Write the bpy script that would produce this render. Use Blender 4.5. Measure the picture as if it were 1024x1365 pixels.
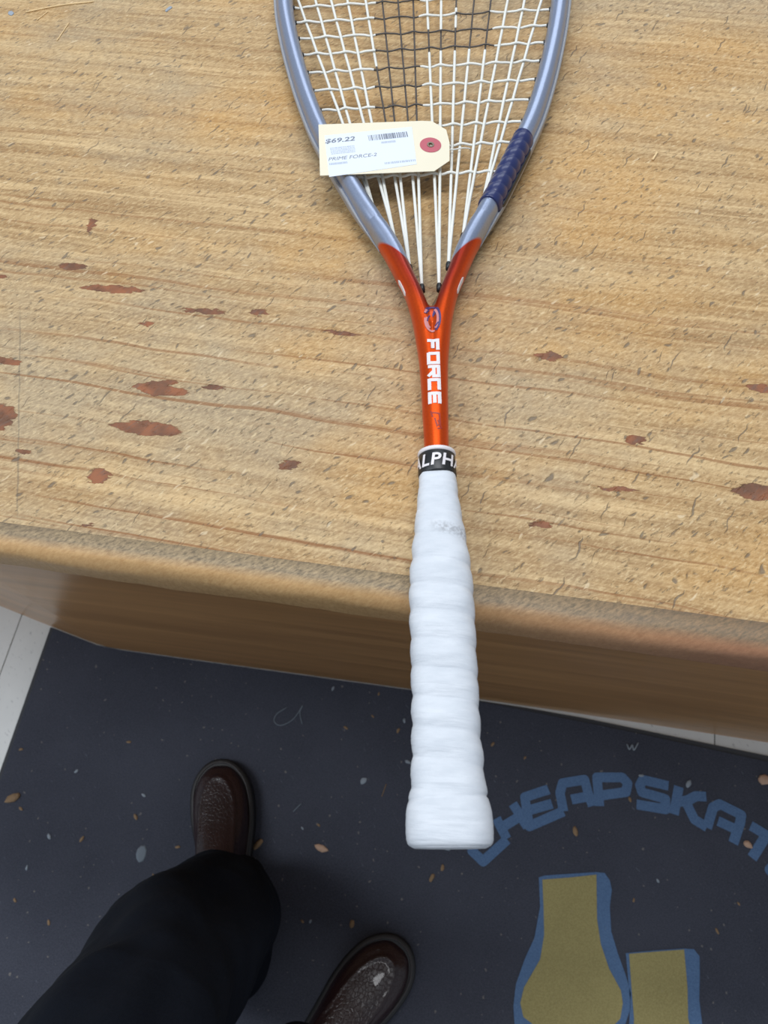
import bpy, bmesh, math, random
from mathutils import Vector, Matrix, Quaternion, noise
from mathutils.bvhtree import BVHTree
PI = math.pi
C = bpy.context.scene.collection
for o in list(bpy.data.objects): bpy.data.objects.remove(o)
rnd = random.Random(7)

# ---------------------------------------------------------------- camera
F, CX, CY, H = 1026.0, 512.0, 682.5, 1.26
ROT = Matrix(((0.98326683, -0.12645014, 0.13113621),
              (0.16848883, 0.90495910, -0.39071799),
              (-0.06926656, 0.40627503, 0.91112170)))
cd = bpy.data.cameras.new('camera'); cam = bpy.data.objects.new('camera', cd); C.objects.link(cam)
cd.sensor_fit = 'VERTICAL'; cd.sensor_height = 36; cd.lens = F/1365*36
cd.clip_start = .02
cam.matrix_world = Matrix.Translation((0, 0, H)) @ ROT.to_4x4()
bpy.context.scene.camera = cam
cd.dof.use_dof = True; cd.dof.focus_distance = .47; cd.dof.aperture_fstop = 16
# ---------------------------------------------------------------- world, lamps, exposure
S = bpy.context.scene
S.view_settings.view_transform = 'Standard'; S.view_settings.look = 'None'
S.view_settings.gamma = 1; S.view_settings.use_curve_mapping = False
S.view_settings.exposure = -0.24
w = bpy.data.worlds.new('world'); S.world = w; w.use_nodes = True
w.node_tree.nodes['Background'].inputs[0].default_value = (.80, .88, 1.0, 1)
w.node_tree.nodes['Background'].inputs[1].default_value = .52
def area(name, loc, size, sy, power, col, target=(0, .2, .5)):
    l = bpy.data.lights.new(name, 'AREA'); l.shape = 'RECTANGLE'; l.size = size; l.size_y = sy
    l.energy = power; l.color = col
    o = bpy.data.objects.new(name, l); C.objects.link(o); o.location = loc
    o.rotation_euler = (Vector(target)-Vector(loc)).to_track_quat('-Z', 'Y').to_euler(); return o
area('ceiling_lamp', (.0, .75, 2.9), 1.3, .30, 30, (.95, .97, 1))
area('ceiling_lamp', (-.1, 3.3, 2.9), 2.4, 1.3, 26, (.90, .95, 1), (0, .4, .9))
area('ceiling_lamp', (-1.7, -.1, 2.8), .5, 1.3, 30, (.88, .94, 1))

# ---------------------------------------------------------------- helpers
def ray(x, y): return ROT @ Vector((x-CX, -(y-CY), -F))
def at(x, y, z=0.0):
    d = ray(x, y); t = (z-H)/d.z; return Vector((0, 0, H)) + d*t
def srgb(r, g, b):
    f = lambda c: (c/255/12.92) if c/255 <= .04045 else ((c/255+.055)/1.055)**2.4
    return (f(r), f(g), f(b), 1)
def tag(o, label, cat=None, group=None, kind=None):
    if label: o['label'] = label
    if cat: o['category'] = cat
    if group: o['group'] = group
    if kind: o['kind'] = kind
    return o
def empty(name, loc=(0, 0, 0), rot=(0, 0, 0)):
    o = bpy.data.objects.new(name, None); C.objects.link(o); o.location = loc; o.rotation_euler = rot
    o.empty_display_size = .05; return o
def link(name, me, mat=None, parent=None, smooth=False):
    if mat is not None:
        for m in (mat if isinstance(mat, (list, tuple)) else [mat]): me.materials.append(m)
    if smooth:
        for p in me.polygons: p.use_smooth = True
    o = bpy.data.objects.new(name, me); C.objects.link(o)
    if parent: o.parent = parent
    return o
def mesh(name, vs, fs, mat=None, parent=None, smooth=False):
    me = bpy.data.meshes.new(name); me.from_pydata([tuple(v) for v in vs], [], fs); me.update()
    return link(name, me, mat, parent, smooth)
def bmobj(name, bm, mat=None, parent=None, smooth=False):
    me = bpy.data.meshes.new(name); bm.to_mesh(me); bm.free(); return link(name, me, mat, parent, smooth)
def prism(pts, z0, z1):
    n = len(pts); vs = [(p[0], p[1], z0) for p in pts]+[(p[0], p[1], z1) for p in pts]
    fs = [tuple(range(n-1, -1, -1)), tuple(range(n, 2*n))]+[(i, (i+1) % n, n+(i+1) % n, n+i) for i in range(n)]
    return vs, fs
def ccw(pts):
    a = sum(pts[i][0]*pts[(i+1) % len(pts)][1]-pts[(i+1) % len(pts)][0]*pts[i][1] for i in range(len(pts)))
    return pts if a > 0 else pts[::-1]
def loft(rings, closed_v=False, caps=True):
    n = len(rings[0]); vs = [p for r in rings for p in r]; fs = []
    m = len(rings)
    for i in range(m if closed_v else m-1):
        a, b = i*n, ((i+1) % m)*n
        for j in range(n): fs.append((a+j, a+(j+1) % n, b+(j+1) % n, b+j))
    if caps and not closed_v:
        fs.append(tuple(range(n-1, -1, -1))); fs.append(tuple(range((m-1)*n, m*n)))
    return vs, fs
def catmull(pts, k=8, closed=False):
    out = []; n = len(pts); P = [Vector(p) for p in pts]
    for i in range(n if closed else n-1):
        p0 = P[(i-1) % n] if (closed or i > 0) else 2*P[0]-P[1]
        p1 = P[i]; p2 = P[(i+1) % n]
        p3 = P[(i+2) % n] if (closed or i+2 < n) else 2*P[n-1]-P[n-2]
        for j in range(k):
            t = j/k
            out.append(.5*((2*p1)+(p2-p0)*t+(2*p0-5*p1+4*p2-p3)*t*t+(3*p1-p0-3*p2+p3)*t**3))
    if not closed: out.append(P[-1])
    return out
def tube(path, r, n=10, caps=True):
    rings = []; P = [Vector(p) for p in path]; up = Vector((0, 0, 1)); prev = None
    for i, p in enumerate(P):
        t = (P[min(i+1, len(P)-1)]-P[max(i-1, 0)]).normalized()
        a = prev if prev is not None else (up if abs(t.z) < .9 else Vector((1, 0, 0)))
        x = (a - t*a.dot(t)).normalized(); prev = x; y = t.cross(x)
        rr = r(i/(len(P)-1)) if callable(r) else r
        rings.append([p+x*rr*math.cos(2*PI*j/n)+y*rr*math.sin(2*PI*j/n) for j in range(n)])
    return loft(rings, caps=caps)
def interp(tab, x):
    if x <= tab[0][0]: return tab[0][1]
    for (a, b), (c, d) in zip(tab, tab[1:]):
        if x <= c:
            t = (x-a)/(c-a); return b+(d-b)*t
    return tab[-1][1]
def sm(t): t = max(0, min(1, t)); return t*t*(3-2*t)

# ---------------------------------------------------------------- node helper
class N:
    def __init__(s, name):
        s.m = bpy.data.materials.new(name); s.m.use_nodes = True; s.t = s.m.node_tree
        s.b = s.t.nodes['Principled BSDF']
    def n(s, kind, **k):
        x = s.t.nodes.new(kind)
        for a, v in k.items():
            if a.startswith('i_'):
                key = a[2:]; key = int(key) if key.isdigit() else key.replace('_', ' ')
                s.set(x.inputs[key], v)
            else: setattr(x, a, v)
        return x
    def set(s, inp, v):
        if isinstance(v, bpy.types.NodeSocket): s.t.links.new(v, inp)
        else: inp.default_value = v
    def math(s, op, a, b=0.0, c=None, clamp=False):
        x = s.t.nodes.new('ShaderNodeMath'); x.operation = op; x.use_clamp = clamp
        s.set(x.inputs[0], a); s.set(x.inputs[1], b)
        if c is not None: s.set(x.inputs[2], c)
        return x.outputs[0]
    def vmath(s, op, a, b=None):
        x = s.t.nodes.new('ShaderNodeVectorMath'); x.operation = op; s.set(x.inputs[0], a)
        if b is not None: s.set(x.inputs[1], b)
        return x.outputs['Value'] if op in ('LENGTH', 'DOT_PRODUCT') else x.outputs[0]
    def co(s): return s.n('ShaderNodeTexCoord').outputs['Object']
    def map(s, v, loc=(0, 0, 0), rot=(0, 0, 0), scale=(1, 1, 1), typ='POINT'):
        if typ == 'POINT' and tuple(rot) != (0, 0, 0) and tuple(scale) != (1, 1, 1):
            v = s.map(v, rot=rot); rot = (0, 0, 0)      # turn first, then stretch
        x = s.n('ShaderNodeMapping', vector_type=typ); s.set(x.inputs[0], v)
        x.inputs[1].default_value = loc; x.inputs[2].default_value = rot; x.inputs[3].default_value = scale
        return x.outputs[0]
    def noise(s, v, scale, detail=3, rough=.5, col=False):
        x = s.n('ShaderNodeTexNoise'); s.set(x.inputs['Vector'], v); x.inputs['Scale'].default_value = scale
        x.inputs['Detail'].default_value = detail; x.inputs['Roughness'].default_value = rough
        return x.outputs['Color' if col else 'Fac']
    def rng(s, v, a, b, c=0.0, d=1.0):
        x = s.n('ShaderNodeMapRange'); s.set(x.inputs[0], v)
        for i, q in enumerate((a, b, c, d)): x.inputs[i+1].default_value = q
        return x.outputs[0]
    def mix(s, f, a, b):
        x = s.n('ShaderNodeMix', data_type='RGBA'); s.set(x.inputs[0], f); s.set(x.inputs[6], a); s.set(x.inputs[7], b)
        return x.outputs[2]
    def bump(s, h, strength=.3, dist=.001):
        x = s.n('ShaderNodeBump'); x.inputs['Strength'].default_value = strength; x.inputs['Distance'].default_value = dist
        s.set(x.inputs['Height'], h); s.set(s.b.inputs['Normal'], x.outputs[0])
    def out(s, col=None, rough=None, metal=None, spec=None, coat=None):
        for k, v in (('Base Color', col), ('Roughness', rough), ('Metallic', metal), ('Specular IOR Level', spec), ('Coat Weight', coat)):
            if v is not None: s.set(s.b.inputs[k], v)
        return s.m
def plain(name, col, rough=.5, metal=0, var=.08, scale=60, spec=.5, coat=0):
    q = N(name); c = q.co(); f = q.noise(c, scale, 3)
    d = tuple(x*(1-var) for x in col[:3])+(1,); l = tuple(min(1, x*(1+var)) for x in col[:3])+(1,)
    return q.out(q.mix(f, d, l), rough, metal, spec, coat)

# ---- worn laminated timber top
def wood_top(name, chips=True):
    q = N(name); c = q.co()
    cr = q.map(c, rot=(0, 0, math.radians(2.2)))
    warp = q.noise(c, 9, 2, col=True)
    cw = q.vmath('ADD', cr, q.vmath('MULTIPLY', warp, (.0, .010, 0)))
    g1 = q.noise(q.map(cw, scale=(4, 90, 1)), 1.6, 6, .62)
    g2 = q.noise(q.map(cw, scale=(7, 330, 1)), 1.5, 4, .65)
    g3 = q.noise(q.map(cw, loc=(5, 2, 0), scale=(5, 170, 1)), 1.5, 5, .7)
    big = q.noise(q.map(c, scale=(2.2, 5, 1)), 1.7, 4, .6)
    grey = q.noise(q.map(c, loc=(3, 1, 0), scale=(4, 6, 1)), 1.7, 5, .65)
    mott = q.noise(q.map(c, rot=(0, 0, math.radians(-38)), scale=(110, 300, 1)), 2.2, 5, .75)
    a = q.mix(q.rng(g1, .36, .64), srgb(162, 130, 88), srgb(200, 170, 124))
    a = q.mix(q.math('MULTIPLY', q.rng(g2, .50, .66), .50), a, srgb(136, 100, 60))
    a = q.mix(q.math('MULTIPLY', q.rng(g3, .47, .36), .45), a, srgb(224, 192, 142))
    a = q.mix(q.math('MULTIPLY', q.rng(g3, .54, .66), .45), a, srgb(142, 104, 62))
    a = q.mix(q.math('MULTIPLY', q.rng(big, .48, .64), .48), a, srgb(200, 150, 80))
    a = q.mix(q.math('MULTIPLY', q.rng(grey, .46, .66), .62), a, srgb(162, 148, 124))
    a = q.mix(q.math('MULTIPLY', q.rng(mott, .50, .66), .55), a, srgb(226, 200, 152))
    a = q.mix(q.math('MULTIPLY', q.rng(mott, .48, .34), .55), a, srgb(136, 106, 70))
    # long dark grain lines, strongest towards the front edge
    gl = q.noise(q.map(cw, loc=(.3, .7, 0), scale=(1.8, 175, 1)), 1.3, 3, .55)
    sep = q.n('ShaderNodeSeparateXYZ'); q.set(sep.inputs[0], c)
    front = q.rng(sep.outputs[1], .42, .16, .25, 1.0)
    line = q.math('MULTIPLY', q.rng(gl, .57, .66), q.math('MULTIPLY', front, .75))
    a = q.mix(line, a, srgb(134, 82, 36))
    if chips:
        pa, pb = at(27, 420, .9), at(23, 700, .9); sd_ = pb-pa
        sv_ = q.map(q.vmath('ADD', c, q.vmath('MULTIPLY', q.noise(c, 90, 2, col=True), (.0015, 0, 0))), loc=(pa.x+.0007, pa.y, 0), rot=(0, 0, math.atan2(sd_.y, sd_.x)), scale=(sd_.length, 1, 1), typ='TEXTURE')
        s2_ = q.n('ShaderNodeSeparateXYZ'); q.set(s2_.inputs[0], sv_)
        seam = q.math('MULTIPLY', q.rng(q.math('ABSOLUTE', s2_.outputs[1]), .0007, .0002), q.math('MULTIPLY', q.rng(s2_.outputs[0], -.1, .1), q.rng(s2_.outputs[0], 1.0, .9)))
        a = q.mix(q.math('MULTIPLY', seam, .5), a, srgb(110, 100, 84))
    # dents : short dark strokes
    def dents(rot, sc, lo, seed, prob):
        v = q.map(q.vmath('ADD', c, q.vmath('MULTIPLY', q.noise(c, 80, 2, col=True), (.009, .009, 0))), loc=(seed, seed*.7, 0), rot=(0, 0, rot), scale=sc)
        vo = q.n('ShaderNodeTexVoronoi', voronoi_dimensions='2D'); q.set(vo.inputs['Vector'], v); vo.inputs['Scale'].default_value = 1
        s_ = q.n('ShaderNodeSeparateColor'); q.set(s_.inputs[0], vo.outputs['Color'])
        pick = q.math('LESS_THAN', s_.outputs[0], prob)
        size = q.math('MULTIPLY', s_.outputs[1], lo)
        d = q.math('SUBTRACT', size, vo.outputs['Distance'])
        return q.math('MULTIPLY', q.rng(d, 0, .14), pick)
    nA = q.rng(q.noise(q.map(c, loc=(2, 5, 0), rot=(0, 0, math.radians(-48)), scale=(75, 240, 1)), 2.0, 3, .6), .62, .70)
    nB = q.rng(q.noise(q.map(c, loc=(9, 1, 0), rot=(0, 0, math.radians(-30)), scale=(60, 130, 1)), 2.4, 5, .75), .64, .68)
    nC = q.rng(q.noise(q.map(c, loc=(4, 8, 0), rot=(0, 0, math.radians(-50)), scale=(60, 210, 1)), 2.0, 4, .65), .63, .70)
    d1 = dents(math.radians(-52), (110, 300, 1), .34, 1.3, .10)
    d2 = dents(math.radians(-35), (110, 260, 1), .30, 4.1, .07)
    d3 = dents(math.radians(-45), (80, 130, 1), .17, 8.6, .06)
    d4 = dents(math.radians(-68), (40, 600, 1), .34, 2.6, .05)
    dd = q.math('MAXIMUM', q.math('MAXIMUM', d1, d2), q.math('MAXIMUM', d3, d4))
    dd = q.math('MAXIMUM', dd, q.math('MULTIPLY', q.math('MAXIMUM', nA, nB), .8))
    a = q.mix(q.math('MULTIPLY', nC, .5), a, srgb(228, 206, 164))
    a = q.mix(q.math('MULTIPLY', dd, .72), a, srgb(104, 94, 82))
    l1 = dents(math.radians(-45), (110, 380, 1), .36, 14.3, .06)
    a = q.mix(q.math('MULTIPLY', l1, .5), a, srgb(228, 208, 172))
    h = q.math('ADD', q.math('MULTIPLY', g1, .35), q.math('ADD', q.math('MULTIPLY', mott, .5), q.math('MULTIPLY', dd, -1.0)))
    if chips:
        jag = q.noise(q.map(c, scale=(60, 190, 1)), 2.0, 3, .6, col=True)
        ce = q.vmath('ADD', c, q.vmath('MULTIPLY', q.vmath('SUBTRACT', jag, (.5, .5, .5)), (.012, .0060, 0)))
        red = None; dk = None
        R = [(196, 571, 50, 10, 6), (213, 519, 36, 9, 8), (206, 513, 30, 5, -8), (148, 385, 44, 5, 3), (98, 355, 20, 5, 2),
             (-2, 556, 24, 17, 0), (132, 634, 15, 10, 0), (386, 620, 13, 7, 2), (272, 415, 30, 4, 4), (346, 417, 10, 4, 4),
             (196, 431, 12, 3.5, 2), (284, 517, 14, 4, 4), (8, 481, 19, 5, 14), (32, 602, 11, 4, 8), (456, 444, 28, 2.8, 6),
             (732, 475, 19, 6, 8), (850, 586, 17, 6, 3), (828, 653, 26, 4, 4), (1008, 656, 34, 11, 3), (1016, 518, 17, 6, 8),
             (722, 700, 15, 3.5, 4), (122, 300, 5, 9, 0), (118, 700, 7, 3, -8), (2, 369, 10, 3, 0)]
        for (x, y, a_, b_, ang) in R:
            p = at(x, y, .9); ex = at(x+a_*math.cos(math.radians(ang)), y+a_*math.sin(math.radians(ang)), .9)-p
            ey = at(x, y+b_, .9)-p
            v = q.map(ce, loc=(p.x, p.y, 0), rot=(0, 0, math.atan2(ex.y, ex.x)), scale=(ex.length, ey.length, 1), typ='TEXTURE')
            v = q.vmath('MULTIPLY', q.vmath('ABSOLUTE', v), (1, 1, 0))
            sv = q.n('ShaderNodeSeparateXYZ'); q.set(sv.inputs[0], v)
            pw = 1.15 if a_ > 2.2*b_ else 1.9
            m_ = q.rng(q.math('ADD', q.math('POWER', sv.outputs[0], pw), q.math('POWER', sv.outputs[1], 1.7)), 1.08, .94)
            red = m_ if red is None else q.math('MAXIMUM', red, m_)
        rc = q.mix(q.rng(q.noise(c, 70, 4), .38, .62), srgb(108, 74, 54), srgb(150, 94, 62))
        rc = q.mix(q.math('MULTIPLY', q.rng(q.noise(q.map(c, rot=(0, 0, -.9), scale=(60, 260, 1)), 2, 3), .55, .66), .5), rc, srgb(112, 92, 80))
        edge = q.math('MULTIPLY', red, 1.0)
        a = q.mix(edge, a, rc)
        h = q.math('ADD', h, q.math('MULTIPLY', red, -1.4))
    q.bump(h, .55, .0012)
    return q.out(a, q.rng(mott, .3, .7, .62, .48), spec=.35)
def strip_mat():
    q = N('worn_edge_timber'); c = q.co()
    m1 = q.noise(q.map(c, rot=(0, 0, math.radians(-35)), scale=(150, 420, 150)), 1.8, 5, .75)
    m2 = q.noise(q.map(c, scale=(14, 40, 40)), 1.3, 4, .6)
    sep = q.n('ShaderNodeSeparateXYZ'); q.set(sep.inputs[0], c)
    left = q.rng(sep.outputs[0], -.06, .12, 0, 1)
    rub = q.mix(left, srgb(176, 154, 120), srgb(150, 122, 92))
    a = q.mix(q.rng(m1, .35, .65), srgb(108, 95, 76), rub)
    a = q.mix(q.math('MULTIPLY', q.rng(m2, .55, .68), .5), a, srgb(112, 98, 84))
    lowz = q.rng(q.math('ADD', sep.outputs[1], q.math('MULTIPLY', m2, .004)), .117, .112)
    a = q.mix(q.math('MULTIPLY', lowz, .8), a, q.mix(m1, q.mix(left, srgb(178, 128, 74), srgb(150, 100, 70)), q.mix(left, srgb(222, 184, 128), srgb(192, 140, 106))))
    q.bump(m1, .35, .0006)
    return q.out(a, .5, spec=.35)
def laminate():
    q = N('brown_laminate'); c = q.co()
    g = q.noise(q.map(c, scale=(1.5, 1.5, 26)), 1.5, 4, .55)
    g2 = q.noise(q.map(c, scale=(3, 3, 110)), 1.5, 3, .5)
    a = q.mix(q.rng(g, .35, .65), srgb(172, 126, 76), srgb(198, 148, 92))
    a = q.mix(q.math('MULTIPLY', q.rng(g2, .52, .7), .3), a, srgb(136, 94, 56))
    return q.out(a, .3, spec=.5)
def carpet(name, base, dark, fleck=.5):
    q = N(name); c = q.co()
    f = q.noise(c, 520, 3, .7); b = q.noise(c, 5, 4, .6); wv = q.noise(q.map(c, scale=(1, 1, 1)), 60, 3, .6)
    a = q.mix(q.rng(f, .3, .7), dark, base)
    a = q.mix(q.math('MULTIPLY', q.rng(b, .4, .7), .25), a, tuple(x*1.35 for x in base[:3])+(1,))
    vo = q.n('ShaderNodeTexVoronoi', voronoi_dimensions='2D'); q.set(vo.inputs['Vector'], q.vmath('ADD', c, q.vmath('MULTIPLY', q.noise(c, 120, 2, col=True), (.008, .008, 0)))); vo.inputs['Scale'].default_value = 62
    s_ = q.n('ShaderNodeSeparateColor'); q.set(s_.inputs[0], vo.outputs['Color'])
    m_ = q.math('MULTIPLY', q.math('LESS_THAN', s_.outputs[0], .30), q.rng(q.math('SUBTRACT', q.math('MULTIPLY', s_.outputs[1], .11), vo.outputs['Distance']), 0, .03))
    a = q.mix(q.math('MULTIPLY', m_, fleck), a, srgb(150, 145, 138))
    lint = q.rng(q.noise(q.map(c, rot=(0, 0, .8), scale=(30, 120, 1)), 2, 4, .6), .66, .73)
    a = q.mix(q.math('MULTIPLY', lint, .5*fleck*2), a, srgb(120, 128, 140))
    q.bump(f, .6, .0015)
    return q.out(a, .95, spec=.1)
def tile_mat():
    q = N('white_vinyl_tile'); c = q.co()
    a = q.mix(q.rng(q.noise(c, 6, 4), .3, .7), srgb(222, 224, 221), srgb(242, 243, 240))
    sp = q.rng(q.noise(q.map(c, rot=(0, 0, .9), scale=(35, 90, 1)), 2, 3, .6), .62, .70)
    a = q.mix(q.math('MULTIPLY', sp, .45), a, srgb(140, 142, 144))
    return q.out(a, .35)
def paint_mat():
    q = N('racquet_paint'); c = q.co(); s_ = q.n('ShaderNodeSeparateXYZ'); q.set(s_.inputs[0], c)
    v = q.math('SUBTRACT', s_.outputs[1], q.math('MULTIPLY', q.math('ABSOLUTE', s_.outputs[0]), .97))
    f = q.rng(v, .2920, .2932)
    fl = q.noise(c, 900, 2)
    # the orange runs to wine red inside the fork
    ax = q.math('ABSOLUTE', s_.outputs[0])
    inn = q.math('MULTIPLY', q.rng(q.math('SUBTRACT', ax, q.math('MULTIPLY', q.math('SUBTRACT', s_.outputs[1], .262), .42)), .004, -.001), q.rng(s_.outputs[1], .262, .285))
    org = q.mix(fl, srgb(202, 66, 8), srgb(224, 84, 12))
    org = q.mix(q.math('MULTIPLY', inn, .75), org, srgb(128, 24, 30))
    sil = q.mix(fl, srgb(146, 158, 184), srgb(168, 180, 204))
    return q.out(q.mix(f, org, sil), .34, .78, coat=.12)
def grip_mat():
    q = N('white_overgrip'); c = q.co()
    dirt = q.noise(q.map(c, scale=(40, 120, 40)), 1.6, 4, .6)
    s_ = q.n('ShaderNodeSeparateXYZ'); q.set(s_.inputs[0], c)
    bnd = q.math('MULTIPLY', q.rng(q.math('ABSOLUTE', q.math('SUBTRACT', q.math('ADD', s_.outputs[1], q.math('MULTIPLY', s_.outputs[0], .25)), .1385)), .004, .001), q.rng(s_.outputs[0], -.006, .002))
    a = q.mix(q.rng(dirt, .3, .7), srgb(198, 204, 211), srgb(213, 218, 224))
    a = q.mix(q.math('MULTIPLY', bnd, q.rng(q.noise(c, 700, 2), .35, .6, 0, .7)), a, srgb(150, 152, 156))
    vo = q.math('ADD', q.math('MULTIPLY', q.noise(c, 1500, 2), .15), q.noise(q.map(q.map(c, rot=(0, 0, .10)), scale=(22, 260, 22)), 1.6, 4, .6))
    q.bump(vo, .35, .0016)
    return q.out(a, .55, spec=.4)
def leather():
    q = N('embossed_leather'); c = q.co()
    vo = q.n('ShaderNodeTexVoronoi', feature='DISTANCE_TO_EDGE'); q.set(vo.inputs['Vector'], q.map(c, scale=(1.3, 1, 1))); vo.inputs['Scale'].default_value = 170
    q.bump(q.rng(vo.outputs['Distance'], 0, .12), .28, .0010)
    a = q.mix(q.noise(c, 25, 3), srgb(31, 20, 22), srgb(46, 25, 27))
    return q.out(a, .36, spec=.5, coat=.2)
def denim():
    q = N('dark_trouser_cloth'); c = q.co()
    f = q.noise(q.map(c, scale=(1, 1, .4)), 900, 2)
    a = q.mix(f, srgb(14, 18, 25), srgb(26, 31, 41))
    q.bump(q.noise(c, 14, 4), .4, .01)
    return q.out(a, .92, spec=.12)

M = dict(top=wood_top('worn_timber'), strip=strip_mat(), lam=laminate(),
         carpet=carpet('charcoal_carpet', srgb(82, 85, 96), srgb(60, 63, 73)),
         blue=carpet('blue_carpet', srgb(104, 134, 172), srgb(84, 110, 146), .1), tan=carpet('tan_carpet', srgb(180, 168, 116), srgb(148, 138, 92), .1),
         rubber=plain('grey_rubber', srgb(70, 72, 76), .8), tile=tile_mat(), grout=plain('dark_joint', srgb(96, 92, 86), .9),
         paint=paint_mat(), grip=grip_mat(), black=plain('black_rubber', srgb(26, 28, 30), .4),
         string=plain('white_string', srgb(226, 226, 218), .45), ink=plain('inked_string', srgb(72, 66, 62), .5),
         decal=plain('white_decal', srgb(225, 220, 222), .4), mauve=plain('mauve_decal', srgb(70, 52, 104), .35), pinkish=plain('pale_pink_decal', srgb(200, 130, 130), .35),
         darkred=plain('faint_decal', srgb(150, 40, 16), .4),
         blueplastic=plain('blue_plastic', srgb(24, 36, 88), .3, coat=.3), clear=plain('grey_bumper', srgb(150, 152, 156), .35),
         manila=plain('manila_card', srgb(232, 224, 200), .7, var=.03), ring=plain('red_reinforcement', srgb(186, 92, 104), .6),
         sticker=plain('white_label_paper', srgb(222, 230, 242), .55, var=.02), print=plain('grey_print', srgb(122, 128, 140), .6), fprint=plain('faint_print', srgb(176, 186, 202), .6),
         eye=plain('brass_eyelet', srgb(120, 110, 96), .35, .8), leather=leather(), sole=plain('black_sole', srgb(24, 24, 26), .5), welt=plain('welt', srgb(58, 54, 54), .45), lining=plain('brown_lining', srgb(60, 26, 26), .6),
         denim=denim(), sock=plain('dark_sock', srgb(26, 28, 34), .95),
         leaf=plain('dry_leaf', srgb(146, 120, 90), .8, var=.3, scale=200), chip=plain('pale_chip', srgb(200, 165, 140), .7, var=.25, scale=300),
         lint=plain('lint', srgb(150, 160, 170), .9, var=.15), shav=plain('wood_sliver', srgb(228, 198, 148), .7), chalk=plain('chalk', srgb(120, 130, 140), .9))

# ================================================================= SETTING
fl = mesh('floor', *prism([(-2.2, -1.6), (2.2, -1.6), (2.2, 1.6), (-2.2, 1.6)], -.03, -.0012), M['grout']); tag(fl, None, kind='structure')
T = .39; tm = None
for i in range(-6, 8):
    for j in range(-6, 9):
        x0 = -.7795+T*i; y0 = -.115+T*j
        if x0 < -2.2 or x0+T > 2.2 or y0 < -1.6 or y0+T > 1.6: continue
        if tm is None:
            bm = bmesh.new(); g = .0009
            v, f = prism([(g, g), (T-g, g), (T-g, T-g), (g, T-g)], -.0012, 0)
            vv = [bm.verts.new(p) for p in v]; [bm.faces.new([vv[k] for k in q]) for q in f]
            tm = bpy.data.meshes.new('tile'); bm.to_mesh(tm); bm.free(); tm.materials.append(M['tile'])
        o = bpy.data.objects.new('tile', tm); C.objects.link(o); o.location = (x0, y0, 0); o.parent = fl

# ---- worktop
wt = empty('worktop', (0, 0, .87))
tag(wt, 'worn pale timber counter top with red chips and a rounded front edge', 'counter')
XL, XR, YB = -1.15, 1.15, 1.25
def yedge(x): return .1205+.008*(x+.25)
pts = [(XL, yedge(XL)), (XR, yedge(XR)), (XR, YB), (XL, YB)]
o = mesh('top_board', *prism(pts, .87, .9), M['top'], wt); o.location = (0, 0, -.87)
# nosing : profile swept in x
prof = []
prof.append((.0004, .9))
for k in range(9):
    t = PI/2*k/8; prof.append((-.008-.0085*math.sin(t), .8895+.0100*math.cos(t)))
for k in range(1, 6):
    t = PI/2*k/5; prof.append((-.0165+.004*(1-math.cos(t)), .878-.006*math.sin(t)))
prof.append((.0004, .872))
rings = []; nx = 260
for i in range(nx+1):
    x = XL+(XR-XL)*i/nx; r = []
    for (py, pz) in prof:
        k = noise.noise(Vector((x*22, py*90, pz*90)))*.0009 + noise.noise(Vector((x*70, py*200, pz*200)))*.0005
        if py > -.001: k = 0
        r.append(Vector((x, yedge(x)+py+k, pz+(k*.4))))
    rings.append(r)
v, f = loft(rings); o = mesh('edge_strip', v, f, M['strip'], wt, True); o.location = (0, 0, -.87)
tag(o, 'scuffed grey brown rounded edge strip')
# ---- cabinet under it
cab = empty('cabinet', (0, .5, 0)); tag(cab, 'brown wood grain laminate cabinet below the timber counter top', 'cabinet')
line = [(1.1, .243), (.469, .2405), (.291, .240), (-.087, .2355), (-.58, .2250), (-.610, .2255), (-.628, .2277), (-.650, .2315), (-.72, .2455), (-.825, .2670), (-1.12, .335)]
fr = []
for i, p in enumerate(line):
    a = Vector(line[max(i-1, 0)]); b = Vector(line[min(i+1, len(line)-1)]); t = (b-a).normalized(); n_ = Vector((-t.y, t.x))
    if n_.y < 0: n_ = -n_
    fr.append((Vector(p), Vector(p)+n_*.018))
vs = []; fs = []
for (a, b) in fr: vs += [(a.x, a.y, 0), (a.x, a.y, .87), (b.x, b.y, .87), (b.x, b.y, 0)]
for i in range(len(fr)-1):
    k = i*4
    for j in range(4): fs.append((k+j, k+4+j, k+4+(j+1) % 4, k+(j+1) % 4))
fs += [(0, 1, 2, 3), tuple(len(vs)-4+j for j in (3, 2, 1, 0))]
o = mesh('front_panel', vs, fs, M['lam'], cab); o.location = (0, -.5, 0)
for p in o.data.polygons: p.use_smooth = abs(p.normal.z) < .1 and p.normal.y < -.3
body = [(p[1].x, p[1].y+.001) for p in fr]+[(-1.12, 1.2), (1.1, 1.2)]
v, f = prism(ccw(body), .0, .869); o = mesh('carcass', v, f, M['lam'], cab); o.location = (0, -.5, 0)

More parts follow.
